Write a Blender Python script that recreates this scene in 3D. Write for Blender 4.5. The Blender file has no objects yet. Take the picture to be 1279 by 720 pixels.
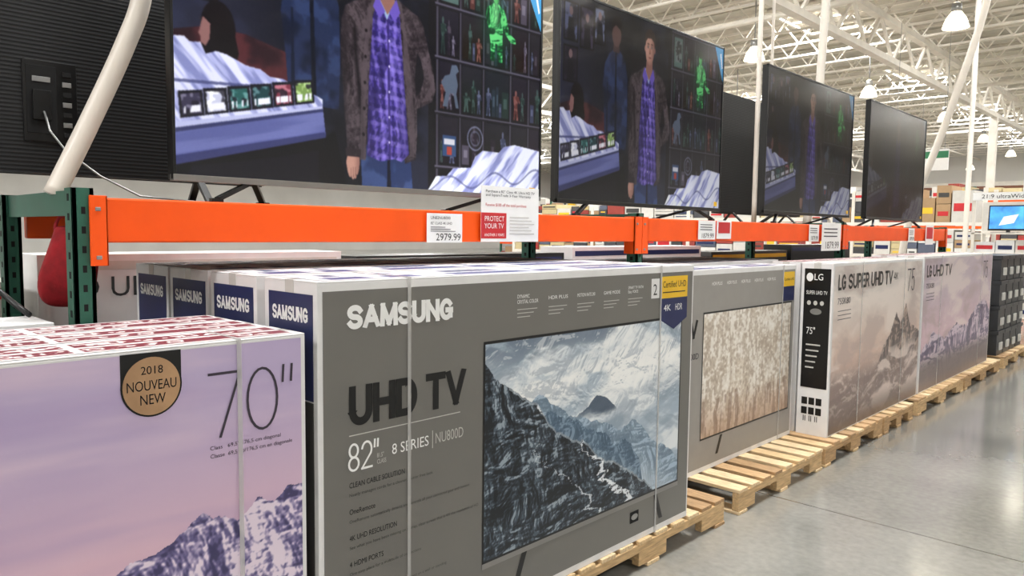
import bpy, math, random
import numpy as np
from mathutils import Vector, Matrix
random.seed(3)
rng = np.random.default_rng(5)
S = bpy.context.scene
try:
    S.view_settings.view_transform = 'Standard'
except Exception as e:
    print(e)

# ------------------------------------------------------------------ helpers
def lin1(c):
    c = c / 255.0
    return c / 12.92 if c <= 0.04045 else ((c + 0.055) / 1.055) ** 2.4
def lin(c):
    return tuple(lin1(x) for x in c)

def M(name, rgb, rough=.6, metal=0., var=.05, scale=12., bump=0., emit=0., spec=.5, stretch=None, alpha=1.):
    m = bpy.data.materials.new(name)
    m.use_nodes = True
    nt = m.node_tree; N = nt.nodes; L = nt.links
    b = N['Principled BSDF']
    tc = N.new('ShaderNodeTexCoord')
    no = N.new('ShaderNodeTexNoise'); no.inputs['Scale'].default_value = scale
    no.inputs['Detail'].default_value = 4
    if stretch:
        mp = N.new('ShaderNodeMapping'); mp.inputs['Scale'].default_value = stretch
        L.new(tc.outputs['Object'], mp.inputs['Vector']); L.new(mp.outputs['Vector'], no.inputs['Vector'])
    else:
        L.new(tc.outputs['Object'], no.inputs['Vector'])
    cr = N.new('ShaderNodeValToRGB')
    c = lin(rgb)
    cr.color_ramp.elements[0].position = .3
    cr.color_ramp.elements[1].position = .7
    cr.color_ramp.elements[0].color = tuple(max(0, x * (1 - var)) for x in c) + (1,)
    cr.color_ramp.elements[1].color = tuple(min(1, x * (1 + var)) for x in c) + (1,)
    L.new(no.outputs['Fac'], cr.inputs['Fac'])
    L.new(cr.outputs['Color'], b.inputs['Base Color'])
    b.inputs['Roughness'].default_value = rough
    b.inputs['Metallic'].default_value = metal
    b.inputs['Specular IOR Level'].default_value = spec
    b.inputs['Alpha'].default_value = alpha
    if bump:
        bp = N.new('ShaderNodeBump'); bp.inputs['Strength'].default_value = bump
        bp.inputs['Distance'].default_value = .01
        L.new(no.outputs['Fac'], bp.inputs['Height']); L.new(bp.outputs['Normal'], b.inputs['Normal'])
    if emit:
        L.new(cr.outputs['Color'], b.inputs['Emission Color'])
        b.inputs['Emission Strength'].default_value = emit
    return m

def VM(name, rough=.45, emit=0., base=1., spec=.5):
    m = bpy.data.materials.new(name); m.use_nodes = True
    nt = m.node_tree; N = nt.nodes; L = nt.links
    b = N['Principled BSDF']
    a = N.new('ShaderNodeAttribute'); a.attribute_name = 'Col'
    if base > 0:
        L.new(a.outputs['Color'], b.inputs['Base Color'])
    else:
        b.inputs['Base Color'].default_value = (.004, .004, .005, 1)
    b.inputs['Roughness'].default_value = rough
    b.inputs['Specular IOR Level'].default_value = spec
    if emit:
        L.new(a.outputs['Color'], b.inputs['Emission Color'])
        b.inputs['Emission Strength'].default_value = emit
    return m

class MB:
    def __init__(s):
        s.v = []; s.f = []; s.m = []; s.mats = []
    def mi(s, mat):
        if mat not in s.mats: s.mats.append(mat)
        return s.mats.index(mat)
    def mesh(s, vs, fs, mat):
        o = len(s.v); s.v.extend([tuple(map(float, q)) for q in vs]); k = s.mi(mat)
        for f in fs:
            s.f.append(tuple(i + o for i in f)); s.m.append(k)
    def box(s, x0, x1, y0, y1, z0, z1, mat):
        if x0 > x1: x0, x1 = x1, x0
        if y0 > y1: y0, y1 = y1, y0
        if z0 > z1: z0, z1 = z1, z0
        vs = [(x0,y0,z0),(x1,y0,z0),(x1,y1,z0),(x0,y1,z0),(x0,y0,z1),(x1,y0,z1),(x1,y1,z1),(x0,y1,z1)]
        s.mesh(vs, [(0,3,2,1),(4,5,6,7),(0,1,5,4),(1,2,6,5),(2,3,7,6),(3,0,4,7)], mat)
    def bp(s, p0, p1, y0, y1, z0, z1, mat):   # p = distance in -X
        s.box(-p1, -p0, y0, y1, z0, z1, mat)
    def bar(s, a, b, w, h, mat):
        a = Vector(a); b = Vector(b); d = (b - a).normalized()
        up = Vector((0,0,1)) if abs(d.z) < .95 else Vector((1,0,0))
        r = d.cross(up).normalized() * w / 2; u = r.cross(d).normalized() * h / 2
        vs = [a-r-u, a+r-u, a+r+u, a-r+u, b-r-u, b+r-u, b+r+u, b-r+u]
        s.mesh(vs, [(0,1,2,3),(7,6,5,4),(0,4,5,1),(1,5,6,2),(2,6,7,3),(3,7,4,0)], mat)
    def tube(s, pts, rad, seg, mat, caps=True):
        pts = [Vector(p) for p in pts]; n = len(pts); vs = []; fs = []
        rads = rad if isinstance(rad, (list, tuple)) else [rad] * n
        prev = None
        for i, p in enumerate(pts):
            d = (pts[min(i+1, n-1)] - pts[max(i-1, 0)]).normalized()
            if prev is None:
                up = Vector((0,0,1)) if abs(d.z) < .9 else Vector((1,0,0))
                r = d.cross(up).normalized()
            else:
                r = (prev - d * prev.dot(d)).normalized()
            prev = r; u = d.cross(r)
            for k in range(seg):
                a = 2 * math.pi * k / seg
                vs.append(p + (r * math.cos(a) + u * math.sin(a)) * rads[i])
        for i in range(n - 1):
            for k in range(seg):
                k2 = (k + 1) % seg
                fs.append((i*seg+k, i*seg+k2, (i+1)*seg+k2, (i+1)*seg+k))
        if caps:
            fs.append(tuple(range(seg))[::-1]); fs.append(tuple((n-1)*seg+k for k in range(seg)))
        s.mesh(vs, fs, mat)
    def lathe(s, c, prof, seg, mat):
        vs = []; fs = []
        for (r, z) in prof:
            for k in range(seg):
                a = 2*math.pi*k/seg
                vs.append((c[0]+r*math.cos(a), c[1]+r*math.sin(a), c[2]+z))
        for i in range(len(prof)-1):
            for k in range(seg):
                k2 = (k+1) % seg
                fs.append((i*seg+k, i*seg+k2, (i+1)*seg+k2, (i+1)*seg+k))
        s.mesh(vs, fs, mat)
    def disc_front(s, p, yc, zc, ry, rz, mat, n=28):   # facing +X
        s.mesh([(-p, yc + ry*math.cos(2*math.pi*k/n), zc + rz*math.sin(2*math.pi*k/n)) for k in range(n)], [tuple(range(n))], mat)
    def disc_end(s, y, xc, zc, rx, rz, mat, n=24):     # facing -Y
        s.mesh([(xc + rx*math.cos(2*math.pi*k/n), y, zc + rz*math.sin(2*math.pi*k/n)) for k in range(n)], [tuple(range(n))], mat)
    def build(s, name, parent=None, origin=None, bevel=0., smooth=False):
        o = Vector(origin) if origin is not None else (parent.location.copy() if parent else Vector((0,0,0)))
        me = bpy.data.meshes.new(name)
        me.from_pydata([tuple(Vector(q) - o) for q in s.v], [], s.f)
        for m in s.mats: me.materials.append(m)
        me.polygons.foreach_set('material_index', s.m)
        if smooth: me.polygons.foreach_set('use_smooth', [True]*len(s.f))
        me.update()
        ob = bpy.data.objects.new(name, me); S.collection.objects.link(ob)
        if parent:
            ob.parent = parent; ob.location = o - parent.location
        else:
            ob.location = o
        if bevel:
            b = ob.modifiers.new('bev', 'BEVEL'); b.width = bevel; b.segments = 2; b.limit_method = 'ANGLE'
        return ob

def empty(name, loc=(0,0,0)):
    e = bpy.data.objects.new(name, None); e.location = loc; S.collection.objects.link(e); e.empty_display_size = .1
    return e

def place(mode, a, b, c, U, V):
    if mode == 'front': return np.stack([np.full_like(U, -a), b + U, c + V], 1)
    if mode == 'end': return np.stack([b + U, np.full_like(U, a), c + V], 1)
    return np.stack([c - V, b + U, np.full_like(U, a)], 1)
_tc = {}
def text_geo(s, bold=0.):
    key = (s, bold)
    if key in _tc: return _tc[key]
    cu = bpy.data.curves.new('t', 'FONT'); cu.body = s; cu.offset = bold; cu.resolution_u = 3
    ob = bpy.data.objects.new('t', cu); S.collection.objects.link(ob)
    bpy.context.view_layer.update()
    dg = bpy.context.evaluated_depsgraph_get()
    me = bpy.data.meshes.new_from_object(ob.evaluated_get(dg))
    co = np.empty(len(me.vertices)*3); me.vertices.foreach_get('co', co); co = co.reshape(-1, 3)[:, :2].copy()
    fs = [tuple(p.vertices) for p in me.polygons]
    bpy.data.objects.remove(ob); bpy.data.curves.remove(cu); bpy.data.meshes.remove(me)
    _tc[key] = (co, fs)
    return _tc[key]
def text(mb, s, mode, a, b, c, w, h, mat, bold=0.):
    """mode front: plane p=a, left y=b, base z=c ; end: plane y=a, left x=b, base z=c ; top: z=a, left y=b, base x=c"""
    co, fs = text_geo(s, bold)
    mn = co.min(0); mx = co.max(0); q = (co - mn) / (mx - mn)
    if w is None: w = (mx - mn)[0] / (mx - mn)[1] * h
    mb.mesh(place(mode, a, b, c, q[:, 0]*w, q[:, 1]*h), fs, mat)

# stroke-built lettering (for the big logotypes)
def arc(cx, cy, rx, ry, a0, a1, n=14):
    return [(cx+rx*math.cos(math.radians(a0+(a1-a0)*k/n)), cy+ry*math.sin(math.radians(a0+(a1-a0)*k/n))) for k in range(n+1)]
GL = {
 'S': (.72, [arc(.36,.75,.36,.25,22,270)+arc(.36,.25,.36,.25,90,-158)[1:]]),
 'A': (.84, [[(0,0),(.42,1)], [(.42,1),(.84,0)], [(.16,.3),(.68,.3)]]),
 'M': (.95, [[(0,0),(.04,1)], [(.04,1),(.475,.05)], [(.475,.05),(.91,1)], [(.91,1),(.95,0)]]),
 'U': (.74, [[(0,1),(0,.34)]+arc(.37,.34,.37,.34,180,360)+[(.74,1)]]),
 'N': (.76, [[(0,0),(0,1)], [(0,1),(.76,0)], [(.76,0),(.76,1)]]),
 'G': (.8, [arc(.4,.5,.4,.5,42,330,20), [(.75,.12),(.75,.46)], [(.78,.46),(.46,.46)]]),
 'H': (.74, [[(0,0),(0,1)], [(.74,0),(.74,1)], [(0,.5),(.74,.5)]]),
 'D': (.76, [[(0,0),(0,1)], [(0,1),(.34,1)]+arc(.34,.5,.42,.5,90,-90,16)+[(0,0)]]),
 'T': (.74, [[(0,1),(.74,1)], [(.37,1),(.37,0)]]),
 'V': (.8, [[(0,1),(.4,0)], [(.4,0),(.8,1)]]),
 'L': (.56, [[(0,1),(0,0)], [(0,0),(.56,0)]]),
 'E': (.6, [[(0,0),(0,1)], [(0,1),(.6,1)], [(0,0),(.6,0)], [(0,.5),(.52,.5)]]),
 'R': (.66, [[(0,0),(0,1)], [(0,1),(.36,1)]+arc(.36,.74,.26,.26,90,-90,10)+[(0,.48)], [(.34,.48),(.66,0)]]),
 'P': (.64, [[(0,0),(0,1)], [(0,1),(.36,1)]+arc(.36,.72,.28,.28,90,-90,10)+[(0,.44)]]),
 'I': (.0, [[(0,0),(0,1)]]),
 'K': (.66, [[(0,0),(0,1)], [(.62,1),(0,.42)], [(.2,.58),(.66,0)]]),
 '7': (.66, [[(0,1),(.66,1)], [(.66,1),(.22,0)]]),
 '0': (.68, [arc(.34,.5,.34,.5,0,360,24)]),
 '8': (.6, [arc(.3,.75,.26,.25,0,360,18), arc(.3,.25,.3,.25,0,360,18)]),
 '2': (.6, [arc(.3,.7,.3,.3,165,-35), [(.54,.53),(0,0)], [(0,0),(.6,0)]]),
 '5': (.6, [[(.56,1),(.06,1)], [(.06,1),(.03,.56)], arc(.28,.32,.32,.32,130,-150,16)]),
 '4': (.66, [[(.5,0),(.5,1)], [(.5,1),(0,.28)], [(0,.28),(.66,.28)]]),
 '"': (.22, [[(.0,1),(-.02,.74)], [(.2,1),(.18,.74)]]),
 ' ': (.1, []),
}
def stext(mb, s, mode, a, b, c, w, h, mat, t=.2, gap=.2):
    th = t*h; adv = 0; lay = []
    for ch in s:
        g = GL[ch]; lay.append((adv, g)); adv += g[0] + gap + t*.9
    tot = adv - gap - t*.9
    sx = (w-th)/tot; sy = (h-th)
    for off, g in lay:
        for si, st in enumerate(g[1]):
            P = [Vector(((off+x)*sx+th/2, y*sy+th/2)) for x, y in st]; n = len(P)
            closed = (P[0]-P[-1]).length < 1e-5
            L_ = []; R_ = []
            for i in range(n):
                d0 = (P[i]-P[i-1]) if i > 0 else ((P[0]-P[-2]) if closed else (P[1]-P[0]))
                d1 = (P[i+1]-P[i]) if i < n-1 else ((P[1]-P[0]) if closed else (P[-1]-P[-2]))
                d0 = d0.normalized(); d1 = d1.normalized()
                n0 = Vector((-d0.y, d0.x)); n1 = Vector((-d1.y, d1.x)); m = n0+n1
                if m.length < .1: m = n0.copy()
                m.normalize(); k = min(1/max(m.dot(n0), .3), 1.5)
                L_.append(P[i]+m*th/2*k); R_.append(P[i]-m*th/2*k)
            if not closed:   # square the ends
                d = (P[1]-P[0]).normalized()*th/2; L_[0] -= d; R_[0] -= d
                d = (P[-1]-P[-2]).normalized()*th/2; L_[-1] += d; R_[-1] += d
            pts = L_+R_
            U = np.array([q.x for q in pts]); V = np.array([q.y for q in pts])
            if t > .03: V = np.clip(V, 0, h)
            mb.mesh(place(mode, a-.0005*si, b, c, U, V), [(n+i, n+i+1, i+1, i) for i in range(n-1)], mat)

# --------------------------- painting toolkit (print artwork / screen picture)
def canvas(nx, ny, col=(0,0,0)):
    s, r = np.meshgrid(np.linspace(0,1,nx), np.linspace(0,1,ny))
    img = np.zeros((ny, nx, 3)); img[:] = col
    return s, r, img
def vnoise(s, r, cx, cy, seed):
    g = np.random.default_rng(seed).random((int(cy*2)+6, int(cx*2)+6))
    x = np.abs(s) * cx; y = np.abs(r) * cy
    xi = np.clip(np.floor(x).astype(int), 0, int(cx*2)+4); yi = np.clip(np.floor(y).astype(int), 0, int(cy*2)+4)
    fx = x - xi; fy = y - yi; fx = fx*fx*(3-2*fx); fy = fy*fy*(3-2*fy)
    return (g[yi,xi]*(1-fx)+g[yi,xi+1]*fx)*(1-fy) + (g[yi+1,xi]*(1-fx)+g[yi+1,xi+1]*fx)*fy
def fbm(s, r, cx, cy, o, seed):
    t = 0; a = .5; n = 0
    for k in range(o):
        t = t + a*vnoise(s, r, cx*2**k, cy*2**k, seed+k*17); n += a; a *= .55
    return t / n
def ridged(s, r, cx, cy, o, seed):
    t = 0; a = .5; n = 0
    for k in range(o):
        t = t + a*(1-np.abs(2*vnoise(s, r, cx*2**k, cy*2**k, seed+k*17)-1)); n += a; a *= .52
    return t / n
def rock(s, r, sc, seed, lx=-.8, ly=.6, tilt=.5):
    """side-lit rock facets printed in the artwork: 0 dark face .. 1 bright face"""
    w = fbm(s, r, 4, 4, 3, seed+9)*.18
    h = ridged(s+w+tilt*r, r*.8+w, sc, sc*.7, 6, seed)
    gy, gx = np.gradient(h); L = gx*lx+gy*ly
    L = blur(np.stack([L]*3, -1), 1)[..., 0]
    return np.clip(.5+L/L.std()*.22, 0, 1)
def poly(s, r, pts):
    m = np.zeros(s.shape, bool); n = len(pts)
    for i in range(n):
        x1,y1 = pts[i]; x2,y2 = pts[(i+1) % n]
        if y1 == y2: continue
        c = ((y1 > r) != (y2 > r)) & (s < (x2-x1)*(r-y1)/(y2-y1)+x1)
        m ^= c
    return m
def ell(s, r, cx, cy, rx, ry):
    return ((s-cx)/rx)**2 + ((r-cy)/ry)**2 < 1
def rect(s, r, a, b, c, d):
    return (s >= a) & (s <= b) & (r >= c) & (r <= d)
def put(img, mask, col, a=1.):
    mask = mask.astype(float)*a if mask.dtype == bool else mask*a
    img[:] = img*(1-mask[...,None]) + np.asarray(col)*mask[...,None]
def mul(img, mask, f):
    k = np.where(mask, f, 1.0) if mask.dtype == bool else 1+mask*(f-1)
    img *= k[..., None]
def sm(x, a, b):
    t = np.clip((x-a)/(b-a), 0, 1); return t*t*(3-2*t)
def blur(im, n=1):
    for _ in range(n):
        a = im.copy()
        a[1:-1] = im[1:-1]*.5+(im[2:]+im[:-2])*.25; b = a.copy()
        b[:,1:-1] = a[:,1:-1]*.5+(a[:,2:]+a[:,:-2])*.25; im = b
    return im

def panel(name, img, mode, a, b, c, w, h, mat, parent):
    ny, nx, _ = img.shape
    U, V = np.meshgrid(np.linspace(0, w, nx), np.linspace(0, h, ny))
    vs = place(mode, a, b, c, U.ravel(), V.ravel()) - np.array(parent.location)
    i = np.arange(nx*ny).reshape(ny, nx)
    f = np.stack([i[:-1,:-1], i[:-1,1:], i[1:,1:], i[1:,:-1]], -1).reshape(-1, 4)
    me = bpy.data.meshes.new(name)
    me.vertices.add(len(vs)); me.vertices.foreach_set('co', vs.ravel())
    me.loops.add(f.size); me.loops.foreach_set('vertex_index', f.ravel().astype(np.int32))
    me.polygons.add(len(f)); me.polygons.foreach_set('loop_start', np.arange(0, f.size, 4, dtype=np.int32))
    me.update(calc_edges=True)
    at = me.color_attributes.new('Col', 'FLOAT_COLOR', 'POINT')
    q = np.clip(img, 0, 255)/255.
    q = np.where(q <= .04045, q/12.92, ((q+.055)/1.055)**2.4)
    col = np.ones((nx*ny, 4)); col[:, :3] = q.reshape(-1, 3)
    at.data.foreach_set('color', col.ravel())
    me.materials.append(mat)
    ob = bpy.data.objects.new(name, me); S.collection.objects.link(ob); ob.parent = parent
    return ob

# ------------------------------------------------------------------ materials
white = M('white_cardboard', (228,227,226), .55, var=.04)
cream = M('offwhite_cardboard', (205,200,192), .6, var=.05)
navy = M('navy_print', (26,36,84), .4, var=.06)
greyprint = M('warm_grey_print', (114,112,107), .36, var=.03, scale=3)
greydark = M('dark_grey_print', (62,60,58), .4, var=.05)
black = M('black_ink', (13,13,14), .35, var=.1)
blackpl = M('black_plastic', (14,14,15), .3, var=.1)
inkwhite = M('white_ink', (242,242,240), .5, var=.02)
inkgrey = M('light_grey_ink', (196,194,188), .5, var=.02)
inkdark = M('dark_grey_ink', (58,50,62), .5, var=.05)
maroon = M('maroon_print', (112,46,58), .5, var=.12, scale=30)
yellow = M('yellow_print', (236,190,44), .45, var=.03)
red = M('red_print', (196,38,44), .45, var=.05)
redcloth = M('red_fabric', (150,18,28), .85, var=.25, scale=25, bump=.8)
bronze = M('bronze_foil', (190,152,116), .28, metal=.5, var=.25, scale=6)
orange = M('orange_powder_coat', (248,88,14), .42, var=.05, scale=5, spec=.35)
green = M('green_powder_coat', (36,92,74), .45, var=.12, scale=8)
hole = M('dark_opening', (8,8,8), .9)
tape = M('packing_tape', (206,204,198), .18, var=.03)
strapm = M('plastic_strap', (215,213,210), .25, var=.02, alpha=.4)
silver = M('silver_trim', (150,148,145), .3, metal=.8, var=.05)
steel = M('galvanised_steel', (150,150,148), .4, metal=.6, var=.1)
whitepaint = M('white_painted_steel', (228,222,210), .55, var=.08, scale=3)
pvc = M('white_pvc_conduit', (228,220,208), .35, var=.03)
particle = M('particle_board', (120,100,78), .8, var=.15, scale=40)
woods = [M('pallet_wood_%d' % i, c, .75, var=.22, scale=6, bump=.3, stretch=(2,14,14)) for i, c in enumerate([(208,178,134),(190,156,114),(218,192,152),(168,136,98)])]
woodsY = [M('stringer_wood_%d' % i, c, .75, var=.22, scale=6, bump=.3, stretch=(14,2,14)) for i, c in enumerate([(196,164,120),(180,146,104)])]
toteg = M('charcoal_plastic', (44,46,50), .4, var=.1)
bluescr = M('blue_screen', (60,130,200), .3, emit=1.0, var=.5, scale=6)
greenink = M('green_ink', (90,140,70), .5)
printm = VM('glossy_print', .33)
toppr = VM('matt_print', .5)

# ------------------------------------------------------------------ room
def floor_mat():
    m = bpy.data.materials.new('polished_concrete'); m.use_nodes = True
    N = m.node_tree.nodes; L = m.node_tree.links; b = N['Principled BSDF']
    tc = N.new('ShaderNodeTexCoord')
    n1 = N.new('ShaderNodeTexNoise'); n1.inputs['Scale'].default_value = .7; n1.inputs['Detail'].default_value = 6
    n2 = N.new('ShaderNodeTexNoise'); n2.inputs['Scale'].default_value = 26; n2.inputs['Detail'].default_value = 5
    for n in (n1, n2): L.new(tc.outputs['Object'], n.inputs['Vector'])
    ad = N.new('ShaderNodeMath'); ad.operation = 'MULTIPLY_ADD'; ad.inputs[1].default_value = .35
    L.new(n2.outputs['Fac'], ad.inputs[0]); L.new(n1.outputs['Fac'], ad.inputs[2])
    cr = N.new('ShaderNodeValToRGB')
    cr.color_ramp.elements[0].position = .45; cr.color_ramp.elements[0].color = lin((106,106,101))+(1,)
    cr.color_ramp.elements[1].position = .85; cr.color_ramp.elements[1].color = lin((148,147,140))+(1,)
    L.new(ad.outputs[0], cr.inputs['Fac'])
    br = N.new('ShaderNodeTexBrick'); br.offset = 0; br.inputs['Scale'].default_value = 1
    br.inputs['Brick Width'].default_value = 4.2; br.inputs['Row Height'].default_value = 4.2
    br.inputs['Mortar Size'].default_value = .006; br.inputs['Mortar Smooth'].default_value = .1
    L.new(tc.outputs['Object'], br.inputs['Vector'])
    mx = N.new('ShaderNodeMixRGB'); mx.inputs[2].default_value = lin((70,69,64))+(1,)
    L.new(br.outputs['Fac'], mx.inputs[0]); L.new(cr.outputs['Color'], mx.inputs[1])
    L.new(mx.outputs[0], b.inputs['Base Color'])
    rr = N.new('ShaderNodeMapRange'); rr.inputs['To Min'].default_value = .08; rr.inputs['To Max'].default_value = .28
    L.new(n1.outputs['Fac'], rr.inputs['Value']); L.new(rr.outputs[0], b.inputs['Roughness'])
    b.inputs['Specular IOR Level'].default_value = .8
    b.inputs['Coat Weight'].default_value = .5; b.inputs['Coat Roughness'].default_value = .12
    return m
X0, X1, Y0, Y1, ZC = -50, 16, -14, 62, 8.2
mb = MB(); mb.box(X0, X1, Y0, Y1, -.1, 0, floor_mat()); mb.build('floor')
cm = M('ceiling_deck', (196,190,176), .8, var=.12, scale=2)
mb = MB(); mb.box(X0, X1, Y0, Y1, ZC, ZC+.1, cm)
for i in range(int((Y1-Y0)/1.2)):
    mb.box(X0, X1, Y0+i*1.2, Y0+i*1.2+.25, ZC-.04, ZC, cm)
mb.build('ceiling')
wallm = M('wall_paint', (206,203,196), .8, var=.05, scale=.6)
brick = M('wall_lower_brown', (136,92,72), .8, var=.15, scale=3)
def wall(name, x0, x1, y0, y1):
    mb = MB(); mb.box(x0, x1, y0, y1, 0, ZC, wallm); return mb.build(name)
wall('wall_north', X0, X1, Y1, Y1+.2); wall('wall_south', X0, X1, Y0-.2, Y0)
wall('wall_west', X0-.2, X0, Y0, Y1); wall('wall_east', X1, X1+.2, Y0, Y1)
mb = MB(); mb.box(X0, X1, Y1-.06, Y1, .0, 5.2, brick); mb.box(X0, X1, Y1-.1, Y1, 5.2, 5.5, whitepaint); mb.build('trim_1')

# roof structure
roof = empty('roof_trusses', (0,0,7.5))
mb = MB()
nx = int(X1-X0)
mb.box(X0, X1, -.04, .04, 8.05, 8.12, whitepaint); mb.box(X0, X1, -.04, .04, 7.4, 7.46, whitepaint)
for i in range(nx):
    a = X0+i
    mb.bar((a,0,7.43), (a+.5,0,8.08), .035, .035, whitepaint); mb.bar((a+.5,0,8.08), (a+1,0,7.43), .035, .035, whitepaint)
j0 = mb.build('joist', roof)
for k in range(40):
    y = 1.2 + k*1.55
    if k == 0: j0.location.y = y; continue
    o = bpy.data.objects.new('joist', j0.data); S.collection.objects.link(o); o.parent = roof; o.location = (0, y, j0.location.z)
for x in (-33, -20, -7, 6):
    mb = MB()
    mb.box(x-.1, x+.1, Y0, Y1, 7.22, 7.38, whitepaint); mb.box(x-.1, x+.1, Y0, Y1, 6.2, 6.36, whitepaint)
    for i in range(int((Y1-Y0)/2)):
        a = Y0+i*2
        mb.bar((x,a,6.3), (x,a+1,7.3), .07, .07, whitepaint); mb.bar((x,a+1,7.3), (x,a+2,6.3), .07, .07, whitepaint)
    mb.build('girder', roof)
mb = MB()
for x in (-27, -13.5, -3, 2):
    mb.tube([(x,Y0,7.1),(x,Y1,7.1)], .05, 8, whitepaint)
for y in (18, 31, 44):
    mb.tube([(X0,y,6.95),(X1,y,6.95)], .07, 8, whitepaint)
mb.build('sprinkler_pipes', roof)
for x, y in ((-7,34),(-20,34),(-20,48),(-7,58)):
    mb = MB(); mb.box(x-.13,x+.13,y-.13,y+.13,0,6.2,whitepaint); mb.box(x-.25,x+.25,y-.25,y+.25,0,.03,whitepaint)
    mb.build('steel_column', origin=(x,y,0))
# skylights: real emitting panels
skyframe = M('skylight_frame', (210,205,195), .6)
for ix, x in enumerate((-40, -29, -17, -9.5, -1.5, 7)):
    for iy, y in enumerate((-8, 3, 13, 23, 33, 43, 54)):
        e = empty('skylight', (x, y, ZC-.06))
        mb = MB()
        for (a,b,c,d) in ((-.85,.85,-1.6,-1.5),(-.85,.85,1.5,1.6),(-.85,-.75,-1.5,1.5),(.75,.85,-1.5,1.5)):
            mb.box(x+a,x+b,y+c,y+d,ZC-.16,ZC,skyframe)
        mb.build('frame', e)
        l = bpy.data.lights.new('sky_panel', 'AREA'); l.shape = 'RECTANGLE'; l.size = 1.5; l.size_y = 3.0
        l.energy = 740; l.color = (.99, .99, 1.0)
        o = bpy.data.objects.new('sky_panel', l); S.collection.objects.link(o); o.parent = e; o.location = (0,0,-.06)
# high-bay lamps
lampglass = M('lamp_glass', (255,240,210), .3, emit=3.0, var=.02)
bulbm = M('lamp_bulb', (255,250,235), .3, emit=30., var=.01)
lm = None
def lamp(x, y, z):
    global lm
    if lm is None:
        mb = MB()
        mb.lathe((0,0,0), [(.06,.52),(.09,.5),(.09,.34),(.12,.3),(.2,.18),(.26,0),(.25,0),(.19,.17),(.1,.29)], 20, lampglass)
        mb.lathe((0,0,0), [(.001,.5),(.1,.5),(.1,.32),(.001,.32)], 14, steel)
        mb.lathe((0,0,0), [(.001,.02),(.2,.02)], 20, bulbm)
        mb.tube([(0,0,.5),(0,0,1.5)], .015, 6, steel)
        o = mb.build('pendant_lamp', origin=(0,0,0), smooth=True); lm = o.data
    else:
        o = bpy.data.objects.new('pendant_lamp', lm); S.collection.objects.link(o)
    o.location = (x, y, z)
for x in (-24, -18, -13.5, -9, -4.5, -1):
    for y in (11, 18, 25, 32, 40, 48, 56):
        lamp(x + (y % 3)*.4, y, 5.95)

# ------------------------------------------------------------------ pallets
def pallet(y0, y1, p0=1.87, p1=3.3):
    mb = MB(); w = .1; n = max(3, int((y1-y0)/.135)); step = (y1-y0-w)/(n-1)
    for i in range(n):
        a = y0+i*step + random.uniform(-.006,.006)
        if i == 0: a = y0
        mb.bp(p0+random.uniform(0,.012), p1, a, a+w, .122, .142, random.choice(woods))
    for p in (p0+.01, (p0+p1)/2, p1-.06):
        wd = random.choice(woodsY)
        mb.bp(p, p+.04, y0+.002, y1-.002, .082, .122, wd)
        ln = y1-y0; b = .17*ln
        for c in (y0+.002, (y0+y1)/2-b/2, y1-b-.002):
            mb.bp(p, p+.04, c, c+b, .018, .0825, wd)
    for i in range(5):
        a = y0 + i*(y1-y0-w)/4
        if i in (0,2,4): mb.bp(p0+.005, p1, a, a+w, 0, .018, random.choice(woods))
    return mb.build('wooden_pallet', origin=(-p0, y0, 0), bevel=.003)
for a, b in ((-.6,.66),(.8,2.2),(2.24,3.6),(3.76,4.92),(4.97,6.1),(6.14,6.86),(7.0,8.5),(8.56,10.1),(10.32,11.75)):
    pallet(a, b)
ZP = .142

# ------------------------------------------------------------------ cartons
def carton(y0, y1, p0, p1, z1, body=None, z0=ZP, name='television_box'):
    body = body or white
    mb = MB()
    mb.bp(p0, p1, y0, y1, z0, z1-.005, body)
    pm = (p0+p1)/2
    mb.bp(p0, pm-.002, y0, y1, z1-.005, z1, body); mb.bp(pm+.002, p1, y0, y1, z1-.005, z1, body)
    o = mb.build(name, origin=(-p0, y0, z0), bevel=.0025)
    d = MB()
    d.bp(pm-.025, pm+.025, y0+.004, y1-.004, z1, z1+.0008, tape)
    d.box(-pm-.025, -pm+.025, y0-.0008, y0, z1-.08, z1, tape)
    d.build('tape', o)
    return o
def strap(o, y, p0, p1, z1, z0=ZP):
    mb = MB(); mb.bp(p0-.006, p0-.005, y, y+.013, z0, z1+.003, strapm); mb.bp(p0-.004, p1, y, y+.013, z1+.0025, z1+.0035, strapm)
    mb.build('strap', o)

# ---- artwork
def art_pink():
    s, r, im = canvas(760, 470)
    g = sm(r, .25, .95)
    c0 = np.array((240,192,200)); c1 = np.array((190,174,208))
    im[:] = c0*(1-g[...,None]) + c1*g[...,None]
    n = fbm(s+.15*r, r, 1.5, 7, 5, 11)
    put(im, sm(n, .42, .72), (240,214,224), .55)
    put(im, sm(fbm(s, r, 2, 9, 4, 41), .52, .8), (168,148,192), .35)
    put(im, (1-sm(r, .35, .62)), (246,196,196), .5)
    xs = np.array([0,.3,.50,.57,.63,.68,.73,.79,.835,.86,.89,.92,.95,.975,1.])
    hs = np.array([.1,.2,.32,.38,.44,.48,.53,.55,.60,.585,.565,.60,.58,.62,.61])
    H = (np.interp(s[0], xs, hs) + (fbm(s, r*0, 40, 1, 5, 3)[0]-.5)*.035)[None,:]
    m = r < H
    L = rock(s, r, 7, 21); L2 = rock(s, r, 14, 61)
    L = L*.65+L2*.35
    dep = np.clip((H-r)*3, 0, 1)
    put(im, m, (104,96,142)); put(im, m*sm(L, .42, .56), (176,162,196), .9)
    put(im, m*sm(L, .54, .66), (236,220,234), .95); put(im, m*sm(1-L, .58, .72), (60,56,94), .85)
    put(im, m*sm(dep, .3, 1)*sm(1-L, .4, .6), (62,58,96), .5)
    return im
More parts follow.
